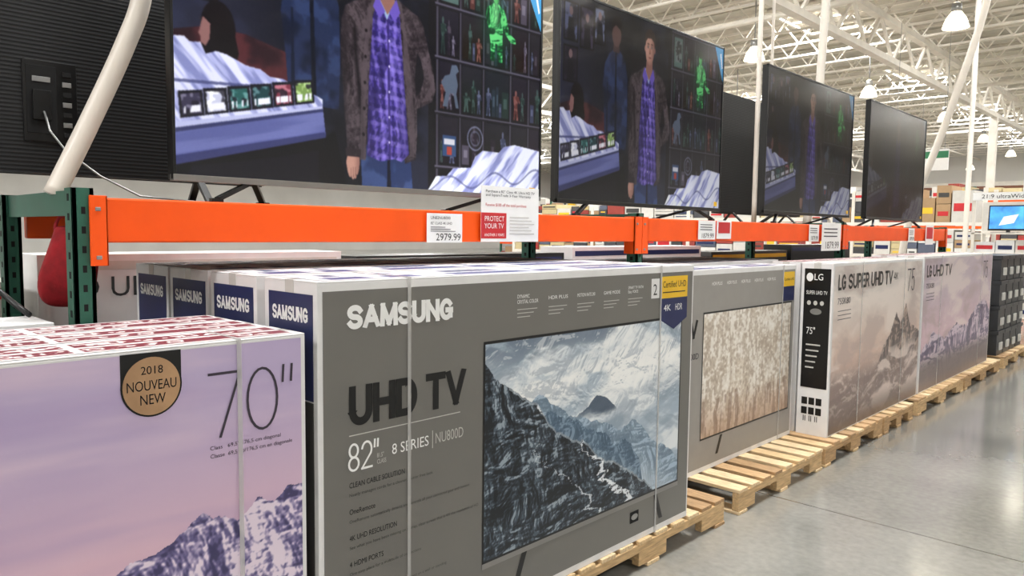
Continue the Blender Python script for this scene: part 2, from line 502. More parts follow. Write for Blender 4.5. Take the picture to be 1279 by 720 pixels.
def art_clouds():
    s, r, im = canvas(680, 420)
    im[:] = (166,182,196)
    w = fbm(s, r, 4, 4, 4, 401)*.3
    n = fbm(s+w, r+w, 3.5, 5, 6, 5); n2 = fbm(s+w, r-w+.3, 5, 9, 6, 9)
    put(im, sm(n, .40, .56), (230,235,238))
    put(im, sm(n2, .48, .62), (140,156,172), .6)
    put(im, sm(r, .78, 1.)*sm(n2, .40, .56), (100,114,132), .8)
    put(im, sm(1-abs(r-.70-.08*s)*4.5, 0, 1)*sm(n, .3, .5), (253,253,251), .9)
    lt = rock(s, r, 5, 801, -.3, 1, 0)
    cl = sm(r, .42, .6)
    put(im, cl*sm(lt, .55, .8), (255,255,253), .45); put(im, cl*sm(1-lt, .55, .85), (128,142,158), .4)
    sx = s[0]
    def rng_(xs, hs, amp, sd): return (np.interp(sx, xs, hs) + (fbm(s, r*0, 18, 1, 6, sd)[0]-.5)*amp)[None,:]
    pk = (r < rng_([0,.40,.46,.50,.54,.60,1],[0,.56,.60,.645,.62,.57,0], .04, 14))*sm(r+(n-.5)*.2, .54, .60)*sm(1-abs(s-.5)*8, 0, .3)
    put(im, pk, (58,74,94), .85)
    for xs, hs, c, sd in (([0,.25,.33,.42,.5,.62,.7,.85,1],[.7,.70,.60,.55,.50,.43,.46,.28,.15],(126,146,164),4), ([0,.3,.4,.46,.52,.6,.66,.75,.8],[.6,.6,.55,.47,.45,.34,.36,.2,-.1],(86,108,128),44)):
        h1 = rng_(xs, hs, .08, sd); m = r < h1
        L = rock(s, r, 9, sd+200)
        put(im, m, c); put(im, m*sm(L, .52, .7), tuple(x+50 for x in c), .8); put(im, m*sm(1-L, .55, .75), tuple(x-26 for x in c), .7)
        put(im, m*sm((h1-r)*2.4, .15, .9)*sm(n+.15, .4, .6), (206,216,224), .85)
    h2 = rng_([0,.06,.14,.22,.3,.4,.5,.58,.7,.8,.9],[.90,.82,.73,.66,.54,.45,.34,.26,.17,.08,-.1], .07, 31)
    m = r < h2
    L = rock(s, r, 8, 55)*.6+rock(s, r, 20, 95)*.4
    put(im, m, (38,46,56)); put(im, m*sm(L, .48, .62), (84,98,110), .85); put(im, m*sm(1-L, .54, .68), (16,21,27), .9); put(im, m*sm(L, .66, .76), (178,190,200), .7)
    wob = (fbm(s, r, 9, 16, 5, 58)-.5)*.2
    t1 = s + (r-.35)*.72
    put(im, (np.abs(t1-.47-wob) < .004+.06*np.clip(.36-r, 0, 1))*m*sm(L+.25, .4, .7), (238,242,246), .95)
    put(im, (np.abs(t1-.30-wob) < .02*np.clip(.5-r, 0, 1))*m*sm(L+.15, .4, .7), (220,226,232), .9)
    put(im, (r < h2) & (r > h2-.012) & (s > .1), (196,206,214), .6)
    put(im, ~rect(s,r,.007,.993,.011,.987), (14,14,16))
    return im
def art_forest():
    s, r, im = canvas(360, 260)
    n = fbm(s, r, 34, 7, 4, 91); n2 = fbm(s, r, 60, 44, 3, 92); n3 = fbm(s, r, 5, 4, 3, 93)
    im[:] = (200,188,172)
    put(im, sm(n, .40, .58), (236,230,220)); put(im, sm(n3, .5, .7), (218,206,188), .6)
    put(im, sm(n2, .56, .68), (164,146,128), .55); put(im, sm(1-n2, .58, .7), (248,244,238), .75)
    put(im, sm(1-r, .62, 1)*.7, (178,146,120)); put(im, (fbm(s, r, 50, 3, 3, 96) > .58) & (r < .26+.1*n3), (120,92,76), .45)
    im = blur(im)
    put(im, ~rect(s,r,.008,.992,.012,.985), (16,16,17))
    return im
def art_warm(seed=1, purple=False):
    s, r, im = canvas(380, 230)
    if not purple: c0, c1 = np.array((214,184,168)), np.array((220,212,206))
    else: c0, c1 = np.array((218,186,196)), np.array((196,182,194))
    g = sm(r, .3, .9)[...,None]; im[:] = c0*(1-g)+c1*g
    w = fbm(s, r, 4, 4, 3, 500)*.2
    n = fbm(s+w, r+w, 4, 7, 6, 200+seed)
    put(im, sm(n, .48, .66), (242,230,222), .6); put(im, sm(1-n, .5, .68), (170,152,148), .45)
    sx = s[0]; L = rock(s, r, 8, 33+seed)
    if not purple:
        H = (np.interp(sx, [0,.45,.55,.62,.68,.74,.8,.88,1], [.2,.3,.46,.52,.64,.56,.70,.54,.5])+(fbm(s, r*0, 24, 1, 6, 7)[0]-.5)*.07)[None,:]
        m = r < H; put(im, m, (98,84,82)); put(im, m*sm(L, .5, .68), (186,164,150), .85); put(im, m*sm(1-L, .58, .75), (58,48,48), .7)
        c = fbm(s+w, r+w, 6, 10, 5, 60); lo = 1-sm(r, .26, .44)
        put(im, lo, (132,112,106), .9); put(im, sm(c, .44, .6)*(1-sm(r, .36, .5)), (230,214,206), .85); put(im, lo*sm(rock(s, r, 8, 71, 0, 1, 0), .55, .8), (238,224,216), .4)
        put(im, sm(1-r, .82, .99), (88,72,66), .8)
    else:
        H = (np.interp(sx, [0,.15,.3,.45,.6,.75,.9,1], [.3,.42,.36,.46,.4,.55,.6,.5])+(fbm(s, r*0, 24, 1, 6, 8)[0]-.5)*.08)[None,:]
        m = r < H; put(im, m, (122,108,136)); put(im, m*sm(L, .48, .64), (222,204,216), .9); put(im, m*sm(1-L, .55, .75), (78,68,98), .8)
        put(im, sm(1-r, .7, .86), (112,98,98), .95)
    return im
def art_top82():
    s, r, im = canvas(360, 50, (224,224,226))
    for a, b in ((.02,.1),(.13,.2),(.27,.46),(.49,.56),(.63,.9)):
        put(im, rect(s,r,a,b,.10,.40), (38,52,112)); put(im, rect(s,r,a+.03,b-.02,.55,.85), (74,82,112))
    put(im, rect(s,r,0,1,.1,.9) & (vnoise(s, r, 150, 12, 3) > .72), (110,118,146), .6)
    return im
def art_top70():
    s, r, im = canvas(620, 70, (226,220,218))
    put(im, rect(s,r,.0,1,.10,.44) | rect(s,r,.0,1,.56,.94), (118,52,62))
    for a in (.135,.43,.57,.68): put(im, rect(s,r,a,a+.012,0,1), (226,220,218))
    k = vnoise(s, r, 20, 2, 31) > .4
    t = (rect(s,r,.02,.97,.17,.37) | rect(s,r,.02,.97,.64,.86)) & k
    put(im, t & (vnoise(s, r, 130, 12, 8) > .58), (232,224,222), .95)
    for cx in np.arange(.05, .98, .11):
        put(im, ell(s,r,cx,.27,.012,.12) & ~ell(s,r,cx,.27,.008,.075), (232,224,222))
        put(im, rect(s,r,cx+.03,cx+.05,.62,.88), (232,224,222)); put(im, rect(s,r,cx+.034,cx+.046,.67,.83), (118,52,62))
    return im
A_pink = art_pink(); A_cloud = art_clouds(); A_for = art_forest(); A_warm = art_warm(); A_pur = art_warm(2, True)
A_t82 = art_top82(); A_t70 = art_top70()

# ---- 70-inch boxes (foreground left)
ya, yb, z70 = -.66, 1.105, 1.256
for k in range(3):
    p = 1.89+k*.203
    o = carton(ya, yb - .006*k, p, p+.198, z70)
    panel('top_print', A_t70, 'top', z70+.0016, ya+.02, -p-.012, yb-ya-.05, .175, toppr, o)
    if k == 0:
        panel('front_print', A_pink, 'front', p-.0012, ya+.012, ZP+.01, yb-ya-.026, z70-ZP-.022, printm, o)
        t = MB()
        t.bp(p-.0022, p-.0018, .612, .755, 1.16, 1.246, black)
        t.disc_front(p-.0028, .6835, 1.163, .0725, .0765, blackpl, 44)
        t.disc_front(p-.0036, .6835, 1.163, .068, .072, bronze, 44)
        text(t, '2018', 'front', p-.0045, .658, 1.193, .052, .02, black, .0)
        text(t, 'NOUVEAU', 'front', p-.0045, .625, 1.153, .117, .025, black, .0)
        text(t, 'NEW', 'front', p-.0045, .655, 1.118, .06, .025, black, .0)
        stext(t, '70"', 'front', p-.003, .822, 1.0, .245, .175, inkdark, .04, .12)
        text(t, 'Class   69,5"/176,5 cm diagonal', 'front', p-.003, .825, .968, .2, .014, inkdark)
        text(t, 'Classe  69,5 po/176,5 cm en diagonale', 'front', p-.003, .825, .946, .235, .014, inkdark)
        t.build('printed_text', o)
        strap(o, .90, p, p+.198, z70)

# ---- 82-inch boxes
y0, y1, z82 = 1.145, 3.23, 1.40
for k in range(4):
    p = 1.89+k*.37; q = p+(.31 if k == 0 else .34)
    o = carton(y0+.004*k, y1-.01*k, p, q, z82)
    panel('top_print', A_t82, 'top', z82+.0016, y0+.03, -p-.012, y1-y0-.08, q-p-.03, toppr, o)
    t = MB(); ye = y0+.004*k
    t.box(-q+.03, -p-.022, ye-.0018, ye, .2, 1.04, greydark)
    t.box(-q+.03, -p-.022, ye-.0018, ye, 1.045, z82-.04, navy)
    stext(t, 'SAMSUNG', 'end', ye-.003, -q+.055, 1.275, q-p-.10, .045, inkwhite, .2, .16)
    stext(t, 'UHD TV', 'end', ye-.003, -q+.055, 1.10, q-p-.14, .045, inkgrey, .18, .16)
    for j in range(4): t.box(-q+.055, -q+.19-.02*j, ye-.0024, ye-.002, .95-j*.05, .96-j*.05, inkgrey)
    t.disc_end(ye-.003, -(p+q)/2, .7, .05, .022, hole)
    t.build('end_print', o)
    if k == 0:
        f = MB()
        f.bp(p-.0012, p-.0002, y0+.018, y1-.012, ZP+.03, z82-.03, greyprint)
        F = p-.0026
        stext(f, 'SAMSUNG', 'front', F, 1.245, 1.252, .42, .074, inkwhite, .24, .14)
        stext(f, 'UHD TV', 'front', F, 1.25, .955, .475, .124, black, .2, .14)
        f.bp(F-.0002, F, 1.25, 1.70, .926, .929, inkgrey)
        stext(f, '82"', 'front', F, 1.245, .815, .115, .088, inkwhite, .08, .14)
        text(f, '81.5"\nCLASS', 'front', F, 1.352, .82, .035, .035, inkgrey)
        text(f, '8 SERIES', 'front', F, 1.41, .838, .15, .034, inkwhite, .0)
        f.bp(F-.0002, F, 1.575, 1.578, .825, .885, inkgrey)
        text(f, 'NU800D', 'front', F, 1.59, .838, .125, .036, inkgrey, -.005)
        zz = .765
        for h, l in (('CLEAN CABLE SOLUTION', 'Neatly manages cords for a cleaner, clutter free look'), ('OneRemote', 'OneRemote automatically detects and controls all your connected gear and content'),
                     ('4K UHD RESOLUTION', 'See what you have been missing on a crisp, clear screen that is 4X the resolution of HD'), ('4 HDMI PORTS', 'One easy place for a multitude of connections'), ('360 DESIGN', 'Stylish from every angle, whether mounted on a wall or standing')):
            text(f, h, 'front', F, 1.25, zz, .0105*len(h), .017, black, .0)
            text(f, l, 'front', F, 1.25, zz-.03, .0062*len(l), .013, greydark)
            zz -= .083
        f.bp(F-.0003, F, 1.34, 1.52, .2, .36, white); f.bp(F-.0006, F-.0003, 1.46, 1.515, .3, .345, greenink)
        for i in range(9): f.bp(F-.0006, F-.0003, 1.35+i*.01, 1.354+i*.01, .22, .26, black)
        yy = 1.98
        for a in ('DYNAMIC\nCRYSTAL COLOR', 'HDR PLUS', 'MOTION RATE 240', 'GAME MODE', 'SMART TV WITH\nEasy VOICE'):
            hh = .034 if '\n' in a else .014
            text(f, a, 'front', F, yy, 1.292 if hh < .03 else 1.285, .115, hh, inkwhite, .0)
            for j in range(3): f.bp(F-.0002, F, yy, yy+.11-j*.02, 1.262-j*.014, 1.265-j*.014, inkgrey)
            yy += .175
        f.bp(F-.0003, F, 2.86, 2.925, 1.255, 1.345, white); text(f, '2', 'front', F-.001, 2.875, 1.27, .03, .05, black, .0)
        f.bp(F-.0003, F, 2.94, 3.17, 1.25, 1.352, yellow)
        text(f, 'Certified UHD', 'front', F-.001, 2.955, 1.30, .2, .03, black, .0)
        f.bp(F-.0006, F-.0003, 2.955, 3.15, 1.275, 1.28, black)
        f.bp(F-.0003, F, 2.94, 3.17, 1.15, 1.25, navy)
        f.mesh([(-F+.0003, 2.94, 1.15), (-F+.0003, 3.055, 1.10), (-F+.0003, 3.17, 1.15)], [(0,1,2)], navy)
        for i, a in enumerate(('4K', 'HDR')):
            text(f, a, 'front', F-.001, 2.965+i*.1, 1.19, .06, .03, inkwhite, .0)
        f.bp(F-.0003, F, 1.81, 3.13, .325, .345, silver)
        f.mesh([(-F+.0004, 2.02, .325), (-F+.0004, 2.05, .325), (-F+.0004, 2.0, .2), (-F+.0004, 1.97, .2)], [(0,3,2,1)], blackpl)
        f.mesh([(-F+.0004, 2.92, .325), (-F+.0004, 2.95, .325), (-F+.0004, 3.0, .2), (-F+.0004, 2.97, .2)], [(0,3,2,1)], blackpl)
        f.bp(F-.0008, F, 2.735, 2.80, .238, .29, hole); f.disc_front(F-.0014, 2.768, .264, .026, .014, steel, 20)
        f.build('front_print', o)
        panel('picture_print', A_cloud, 'front', F, 1.81, .345, 1.32, .815, printm, o)
        strap(o, 1.47, p, q, z82); strap(o, 2.93, p, q, z82)

# ---- 75-inch box with forest picture (set back)
p = 2.19; o = carton(3.25, 5.12, p, p+.27, 1.345)
f = MB(); F = p-.0026
f.bp(p-.0012, p-.0002, 3.27, 5.10, ZP+.03, 1.345-.03, M('grey_print_b', (150,147,142), .4, var=.03))
stext(f, 'UHD TV', 'front', F, 3.35, .95, .45, .11, black, .2, .14); text(f, 'NU800D', 'front', F, 3.62, .83, .2, .035, inkdark)
f.bp(F-.0003, F, 4.92, 5.09, 1.2, 1.3, yellow); f.bp(F-.0003, F, 4.92, 5.09, 1.1, 1.2, navy)
text(f, 'Certified UHD', 'front', F-.001, 4.93, 1.24, .15, .02, black, .0)
for i in range(5):
    text(f, 'HDR PLUS', 'front', F, 3.95+i*.18, 1.25, .12, .02, inkwhite, .0)
f.mesh([(-F+.0004, 4.1, .33), (-F+.0004, 4.13, .33), (-F+.0004, 4.08, .22), (-F+.0004, 4.05, .22)], [(0,3,2,1)], blackpl)
f.build('front_print', o)
panel('picture_print', A_for, 'front', F, 3.86, .335, 1.2, .76, printm, o)
strap(o, 4.9, p, p+.27, 1.345)
panel('top_print', A_t82, 'top', 1.3466, 3.28, -p-.012, 1.8, .24, toppr, o)
for k in range(3):
    pp = 2.54+k*.27
    o = carton(3.78, 5.6, pp, pp+.25, 1.36)
    panel('top_print', A_t82, 'top', 1.3616, 3.8, -pp-.012, 1.78, .22, toppr, o)

# ---- far brand boxes
def lg(y0, y1, z1, art, title, k):
    p = 1.96; q = p+.22
    o = carton(y0, y1, p, q, z1)
    panel('front_print', art, 'front', p-.0012, y0+.02, ZP+.01, y1-y0-.04, z1-ZP-.03, printm, o)
    f = MB(); F = p-.0026
    stext(f, 'LG', 'front', F, y0+.09, z1-.19, .14, .11, black, .18, .16)
    stext(f, title, 'front', F, y0+.28, z1-.19, .95 if len(title) > 8 else .62, .11, black, .18, .16)
    if k == 0: stext(f, '4K', 'front', F, y0+1.26, z1-.16, .1, .06, black, .14)
    stext(f, '75', 'front', F, y1-.42, z1-.27, .2, .19, inkdark, .06)
    text(f, '75SK80', 'front', F, y0+.09, z1-.29, .24, .045, inkdark)
    for i in range(3): f.bp(F-.0002, F, y0+.1, y0+.35, z1-.34-i*.03, z1-.335-i*.03, inkdark)
    f.box(-q+.022, -p-.015, y0-.0018, y0, z1-.88, z1-.04, blackpl)
    f.disc_end(y0-.003, -q+.06, z1-.10, .024, .03, inkwhite)
    text(f, 'LG', 'end', y0-.003, -q+.092, z1-.12, .06, .045, inkwhite, .0)
    text(f, 'SUPER UHD TV', 'end', y0-.003, -q+.04, z1-.22, .145, .026, inkwhite, .0)
    f.disc_end(y0-.003, -(p+q)/2, z1-.34, .04, .022, steel)
    for i in range(3): f.disc_end(y0-.003, -q+.06+i*.045, z1-.28, .014, .016, inkgrey)
    text(f, '75"', 'end', y0-.003, -q+.05, z1-.5, .06, .05, inkwhite, 0)
    for i in range(5): f.box(-q+.05, -q+.15-.01*i, y0-.0024, y0-.002, z1-.58-i*.04, z1-.57-i*.04, inkgrey)
    for i in range(2):
        for j in range(3): f.box(-q+.035+j*.05, -q+.075+j*.05, y0-.002, y0-.001, z1-1.0-i*.07, z1-.95-i*.07, black)
    text(f, 'II II II', 'end', y0-.003, -q+.05, z1-1.12, .1, .04, black)
    f.build('printed_text', o)
    strap(o, y0+.55, p, q, z1); strap(o, y1-.5, p, q, z1)
    o2 = carton(y0+.01, y1-.01, q+.015, q+.225, z1)
    panel('top_print', A_t70, 'top', z1+.0016, y0+.03, -q-.02, y1-y0-.08, .19, toppr, o2)
    t = MB(); t.bp(p+.02, q-.02, y0+.1, y1-.1, z1+.0009, z1+.0014, cream); t.build('top_label', o)
lg(5.19, 7.22, 1.36, A_warm, 'SUPER UHD TV', 0)
lg(7.26, 9.85, 1.375, A_pur, 'UHD TV', 1)

# stack of dark totes
mb = MB()
for c in range(4):
    for rr in range(4):
        for d in range(2):
            a = 10.33+c*.36; b = a+.345; z = ZP+rr*.3; pp = 1.95+d*.5
            mb.bp(pp+.015, pp+.455, a+.012, b-.012, z, z+.25, toteg)
            mb.bp(pp, pp+.47, a, b, z+.25, z+.295, toteg)
            mb.bp(pp-.004, pp+.012, a+.1, b-.1, z+.06, z+.15, inkgrey)
            mb.box(-pp-.3, -pp-.15, a+.006, a+.012, z+.08, z+.16, inkgrey)
mb.build('stack_of_storage_totes', origin=(-1.95,10.33,ZP), bevel=.006)

# ---- boxes on the other side of the rack & odds behind
def plain(y0, y1, p0, p1, z1, m, txt=None, tm=None, z0=0., name='merchandise_box'):
    mb = MB(); mb.bp(p0, p1, y0, y1, z0, z1-.004, m)
    pm = (p0+p1)/2
    mb.bp(p0, pm-.002, y0, y1, z1-.004, z1, m); mb.bp(pm+.002, p1, y0, y1, z1-.004, z1, m)
    mb.bp(p0-.0015, p0, y0+.03, y1-.03, z1-.07, z1-.03, tm or black)
    if txt: text(mb, txt, 'front', p0-.003, y0+.06, z1-.19, None, .09, black, .0)
    return mb.build(name, origin=(-p0,y0,z0), bevel=.003)
plain(-.6, .64, 2.53, 2.78, 1.262, white, tm=navy, z0=ZP)
plain(-.5, .64, 2.82, 3.12, 1.20, greydark, z0=ZP)
plain(.86, 2.35, 3.62, 3.95, 1.43, white, 'HD UHD UHD', cream)
plain(-1.2, .8, 3.62, 3.95, 1.32, cream, 'HD TV  UHD', red)
plain(2.45, 4.3, 3.62, 3.95, 1.40, blackpl, None, navy)
plain(4.4, 6.3, 3.62, 3.95, 1.44, white, None, navy)
plain(6.5, 8.2, 3.62, 3.95, 1.38, greydark, None, yellow)
plain(8.3, 10.1, 3.62, 3.95, 1.44, blackpl, None, navy)

# red bag hanging on the upright
mb = MB()
prof = [(.05,1.27),(.085,1.29),(.095,1.36),(.085,1.44),(.075,1.50),(.06,1.54),(.05,1.555)]
vs = []; n = 18; fs = []
for j, (w, z) in enumerate(prof):
    for k in range(n):
        a = 2*math.pi*k/n
        rr = 1+.14*math.sin(3*a+j*.6)+.07*math.cos(5*a+z*9)
        vs.append((-2.90 + w*.7*math.cos(a)*rr + .02*math.sin(z*14), .79+w*math.sin(a)*rr+.01*math.sin(z*22), z))
for i in range(len(prof)-1):
    for k in range(n): fs.append((i*n+k, i*n+(k+1)%n, (i+1)*n+(k+1)%n, (i+1)*n+k))
fs.append(tuple(range(n))[::-1]); fs.append(tuple((len(prof)-1)*n+k for k in range(n)))
mb.mesh(vs, fs, redcloth)
mb.tube([(-2.9,.745,1.53),(-2.9,.75,1.57),(-2.9,.77,1.592),(-2.9,.81,1.592),(-2.9,.83,1.57),(-2.9,.835,1.53)], .007, 8, redcloth)
b = mb.build('red_bag', origin=(-2.9,.79,1.27), smooth=True); sd = b.modifiers.new('s','SUBSURF'); sd.levels = 2; sd.render_levels = 2

# ------------------------------------------------------------------ rack
rack = empty('pallet_rack', (-2.53, .7, 0))
posts = [.70, 3.68, 6.9, 10.2]
ZB0, ZB1 = 1.502, 1.642
for i, y in enumerate(posts):
    mb = MB()
    for pp in (2.535, 3.40):
        mb.bp(pp, pp+.075, y, y+.012, 0, 1.67, green); mb.bp(pp, pp+.075, y+.048, y+.06, 0, 1.67, green); mb.bp(pp, pp+.012, y, y+.06, 0, 1.67, green)
        mb.bp(pp-.03, pp+.1, y-.02, y+.08, 0, .01, green)
        z = .15
        while z < 1.64:
            mb.bp(pp-.0006, pp, y+.024, y+.036, z, z+.022, hole); z += .06
            mb.box(-pp-.05, -pp-.03, y-.0006, y, z-.02, z+.002, hole)
    mb.bp(2.6, 3.41, y+.018, y+.042, 1.585, 1.665, green)
    mb.bp(2.6, 3.41, y+.018, y+.042, .3, .34, green)
    mb.bar((-2.6, y+.03, .34), (-3.4, y+.03, 1.2), .03, .03, green)
    mb.build('upright_frame', rack, bevel=.002)
    mb = MB()
    for (a, b, c) in ((y+.045 if i == 0 else y+.032, y+.095, 1), (y-.045, y+.028, 0)):
        if (i == 0 and c == 0) or (i == len(posts)-1 and c == 1): continue
        mb.bp(2.522, 2.534, a, b, 1.43, 1.648, orange)
        mb.box(-2.60, -2.522, b-.006 if c else a, b if c else a+.006, 1.43, 1.648, orange)
        mb.bp(2.5185, 2.522, a+.014, a+.03, 1.6, 1.612, steel); mb.bp(2.5185, 2.522, a+.014, a+.03, 1.45, 1.462, steel)
    if mb.v: mb.build('beam_connector', rack, bevel=.003)
for a, b in zip(posts[:-1], posts[1:]):
    mb = MB()
    for pp, q in ((2.53, 2.58), (3.43, 3.475)):
        mb.bp(pp, q, a+.085, b-.03, ZB0, ZB1, orange)
    mb.build('orange_beam', rack, bevel=.006)
    mb = MB(); mb.bp(2.585, 3.425, a+.07, b-.01, 1.622, ZB1, particle)
    for k in range(4):
        yy = a+.4+k*(b-a-.8)/3; mb.bp(2.585, 3.425, yy, yy+.04, 1.57, 1.622, steel)
    mb.build('shelf_deck', rack)

# ------------------------------------------------------------------ screen picture
def screen(nx=860, ny=480):
    s, r, im = canvas(nx, ny, (14,15,24))
    n = fbm(s, r, 8, 6, 4, 300)
    put(im, sm(n, .42, .7), (34,38,58), .8)
    put(im, sm(.35-s, 0, .35), (52,56,84), .5)
    for a,b,c,d,col in ((.02,.08,.78,.95,(84,90,124)),(.1,.16,.76,.95,(66,56,78)),(.02,.08,.58,.74,(42,34,52)),(.17,.22,.8,.97,(106,112,142))):
        put(im, rect(s,r,a-.006,b+.006,c-.01,d+.01), (10,10,14)); put(im, rect(s,r,a,b,c,d), col)
        put(im, rect(s,r,a,b,c,d)*sm(fbm(s, r, 30, 24, 4, int(a*900)), .45, .6), (24,22,34), .8)
        put(im, ell(s,r,(a+b)/2,(c+d)/2+.05,.009,.022), (120,96,100)); put(im, poly(s,r,[((a+b)/2-.018,c),((a+b)/2-.012,(c+d)/2+.02),((a+b)/2+.012,(c+d)/2+.02),((a+b)/2+.02,c)]), (18,18,28))
    # sofa / seated dark-haired person
    put(im, poly(s,r,[(.0,.34),(.0,.46),(.06,.49),(.14,.49),(.24,.45),(.29,.40),(.31,.31)]), (74,34,40))
    put(im, poly(s,r,[(.0,.34),(.0,.46),(.06,.49),(.14,.49),(.24,.45),(.29,.40),(.31,.31)])*sm(fbm(s, r, 12, 9, 4, 601), .5, .7), (30,16,24), .8)
    put(im, ell(s,r,.085,.49,.034,.09), (16,11,16)); put(im, poly(s,r,[(.06,.52),(.052,.42),(.05,.36),(.115,.35),(.125,.42),(.115,.5)]), (14,10,15))
    put(im, poly(s,r,[(.056,.52),(.052,.50),(.049,.475),(.046,.465),(.05,.455),(.051,.435),(.06,.425),(.068,.45),(.07,.5)]), (136,96,94))
    put(im, poly(s,r,[(.03,.3),(.04,.37),(.07,.40),(.13,.39),(.17,.3)]), (22,18,30))
    # denim jacket person behind
    dj = poly(s,r,[(.232,.28),(.225,.45),(.215,.60),(.225,.71),(.25,.77),(.28,.80),(.31,.79),(.338,.75),(.352,.66),(.355,.45),(.35,.28)])
    put(im, dj, (28,40,72)); put(im, dj*sm(fbm(s, r, 26, 16, 4, 610), .5, .66), (48,64,106), .7); put(im, dj*sm(1-fbm(s, r, 18, 9, 3, 611), .5, .7), (12,18,38), .8)
    put(im, poly(s,r,[(.285,.3),(.28,.78),(.288,.79),(.296,.3)]), (10,14,28)); put(im, poly(s,r,[(.237,.3),(.238,.62),(.243,.62),(.246,.3)]), (14,20,42))
    put(im, poly(s,r,[(.268,.78),(.27,.83),(.302,.83),(.304,.78)]), (72,50,52))
    put(im, ell(s,r,.286,.88,.026,.072), (96,70,68)); put(im, poly(s,r,[(.258,.86),(.256,.93),(.275,.965),(.3,.965),(.318,.93),(.316,.86),(.307,.90),(.28,.92),(.266,.90)]), (22,16,20))
    # shelving on the right
    put(im, rect(s,r,.6,1,.0,1), (15,14,20))
    R = np.random.default_rng(12)
    ys = [.1,.33,.56,.78,.99]; xs = [.625,.70,.78,.88,.95,1.0]
    for i in range(len(xs)-1):
        for j in range(len(ys)-1):
            a,b,c,d = xs[i]+.01, xs[i+1]-.004, ys[j]+.02, ys[j+1]-.012
            put(im, rect(s,r,a,b,c,d), tuple(R.integers(8,24,3)))
            put(im, rect(s,r,a,b,c,d)*sm(r, c, d), (34,32,46), .7)
            x = a
            while x < b-.012:
                w = R.uniform(.010,.03); hgt = R.uniform(.4,.9)*(d-c)
                C = [(58,64,92),(92,46,42),(34,48,62),(84,78,96),(36,28,42),(28,50,46)][R.integers(6)]
                q = R.random()
                if q < .3: put(im, rect(s,r,x,x+w*.85,c,c+hgt*.8), C, .8); put(im, rect(s,r,x+w*.2,x+w*.65,c+hgt*.3,c+hgt*.6), tuple(min(255, v+50) for v in C), .6)
                elif q < .85:
                    cx = x+w*.45; k = hgt
                    ms = poly(s,r,[(cx-w*.3,c),(cx-w*.2,c+k*.45),(cx-w*.38,c+k*.78),(cx-w*.1,c+k*.82),(cx+w*.1,c+k*.82),(cx+w*.38,c+k*.8),(cx+w*.55,c+k*.6),(cx+w*.45,c+k*.56),(cx+w*.28,c+k*.66),(cx+w*.2,c+k*.45),(cx+w*.35,c),(cx+w*.1,c),(cx,c+k*.35),(cx-w*.1,c)])
                    put(im, ms, C, .9); put(im, ms*sm(fbm(s, r, 90, 60, 2, 620+i*7+j), .5, .65), tuple(min(255, v+45) for v in C), .7)
                    put(im, ell(s,r,cx,c+k*.9,w*.15,k*.09), tuple(min(255, v+34) for v in C), .9)
                x += w
    for x in xs[:-1]: put(im, rect(s,r,x,x+.005,.0,1), (66,62,76)); put(im, rect(s,r,x+.005,x+.009,.0,1), (26,24,32))
    for y in ys: put(im, rect(s,r,.62,1,y,y+.008), (84,80,96)); put(im, rect(s,r,.62,1,y-.008,y), (22,20,28))
    put(im, rect(s,r,.64,.695,.80,.97), (74,98,94)); put(im, rect(s,r,.648,.687,.83,.95), (24,28,36)); put(im, rect(s,r,.648,.687,.83,.95)*sm(fbm(s, r, 60, 40, 3, 77), .5, .6), (120,130,128), .8)
    put(im, rect(s,r,.645,.69,.15,.24), (46,70,110)); put(im, rect(s,r,.65,.685,.20,.225), (200,200,210)); put(im, rect(s,r,.66,.676,.155,.19), (160,60,50))
    # rearing horse figurine
    put(im, poly(s,r,[(.645,.36),(.655,.42),(.64,.46),(.652,.49),(.668,.50),(.674,.54),(.69,.545),(.698,.52),(.688,.505),(.695,.46),(.69,.42),(.698,.36),(.688,.36),(.68,.42),(.668,.42),(.66,.36)]), (84,96,116))
    # glowing green statue
    gl = np.exp(-(((s-.826)/.045)**2+((r-.77)/.15)**2)); put(im, gl, (14,84,44), .65)
    gb = poly(s,r,[(.808,.60),(.806,.68),(.80,.74),(.793,.77),(.788,.80),(.796,.835),(.812,.85),(.818,.86),(.834,.86),(.843,.85),(.858,.835),(.866,.80),(.872,.76),(.884,.735),(.90,.72),(.90,.70),(.882,.70),(.862,.73),(.852,.77),(.85,.70),(.85,.60),(.833,.60),(.83,.68),(.824,.68),(.822,.60)])
    put(im, gb, (22,110,56)); L = rock(s, r, 14, 640)
    put(im, gb*sm(L, .5, .72), (110,224,130), .85); put(im, gb*sm(1-L, .55, .75), (8,44,26), .85)
    put(im, gb*np.exp(-((s-.826)/.012)**2)*sm(r, .7, .82), (170,246,170), .5)
    put(im, ell(s,r,.826,.893,.0125,.036), (84,180,100)); put(im, ell(s,r,.826,.893,.0125,.036)*sm(s, .826, .84), (20,84,44), .8); put(im, poly(s,r,[(.814,.9),(.813,.93),(.826,.94),(.839,.925),(.838,.9)]), (20,44,26)); put(im, rect(s,r,.816,.836,.892,.902), (12,66,32))
    # desk with comics
    put(im, poly(s,r,[(0,0),(0,.03),(.315,.17),(.34,.2),(.37,.0)]), (8,8,14))
    put(im, poly(s,r,[(.02,.0),(.03,.03),(.20,.08),(.3,.12),(.3,.0)]), (14,14,24))
    fr = poly(s,r,[(0,.165),(.31,.29),(.318,.17),(0,.03)])
    put(im, fr, (88,94,152)); put(im, fr*sm(fbm(s, np.abs(r-.42*s+.3), 3, 24, 3, 650), .45, .6), (118,124,182), .6)
    put(im, poly(s,r,[(0,.168),(.31,.293),(.31,.275),(0,.148)]), (186,190,228))
    put(im, poly(s,r,[(0,.148),(.31,.275),(.312,.265),(0,.134)]), (50,54,96))
    put(im, poly(s,r,[(0,.06),(.315,.19),(.318,.17),(0,.03)]), (52,56,104))
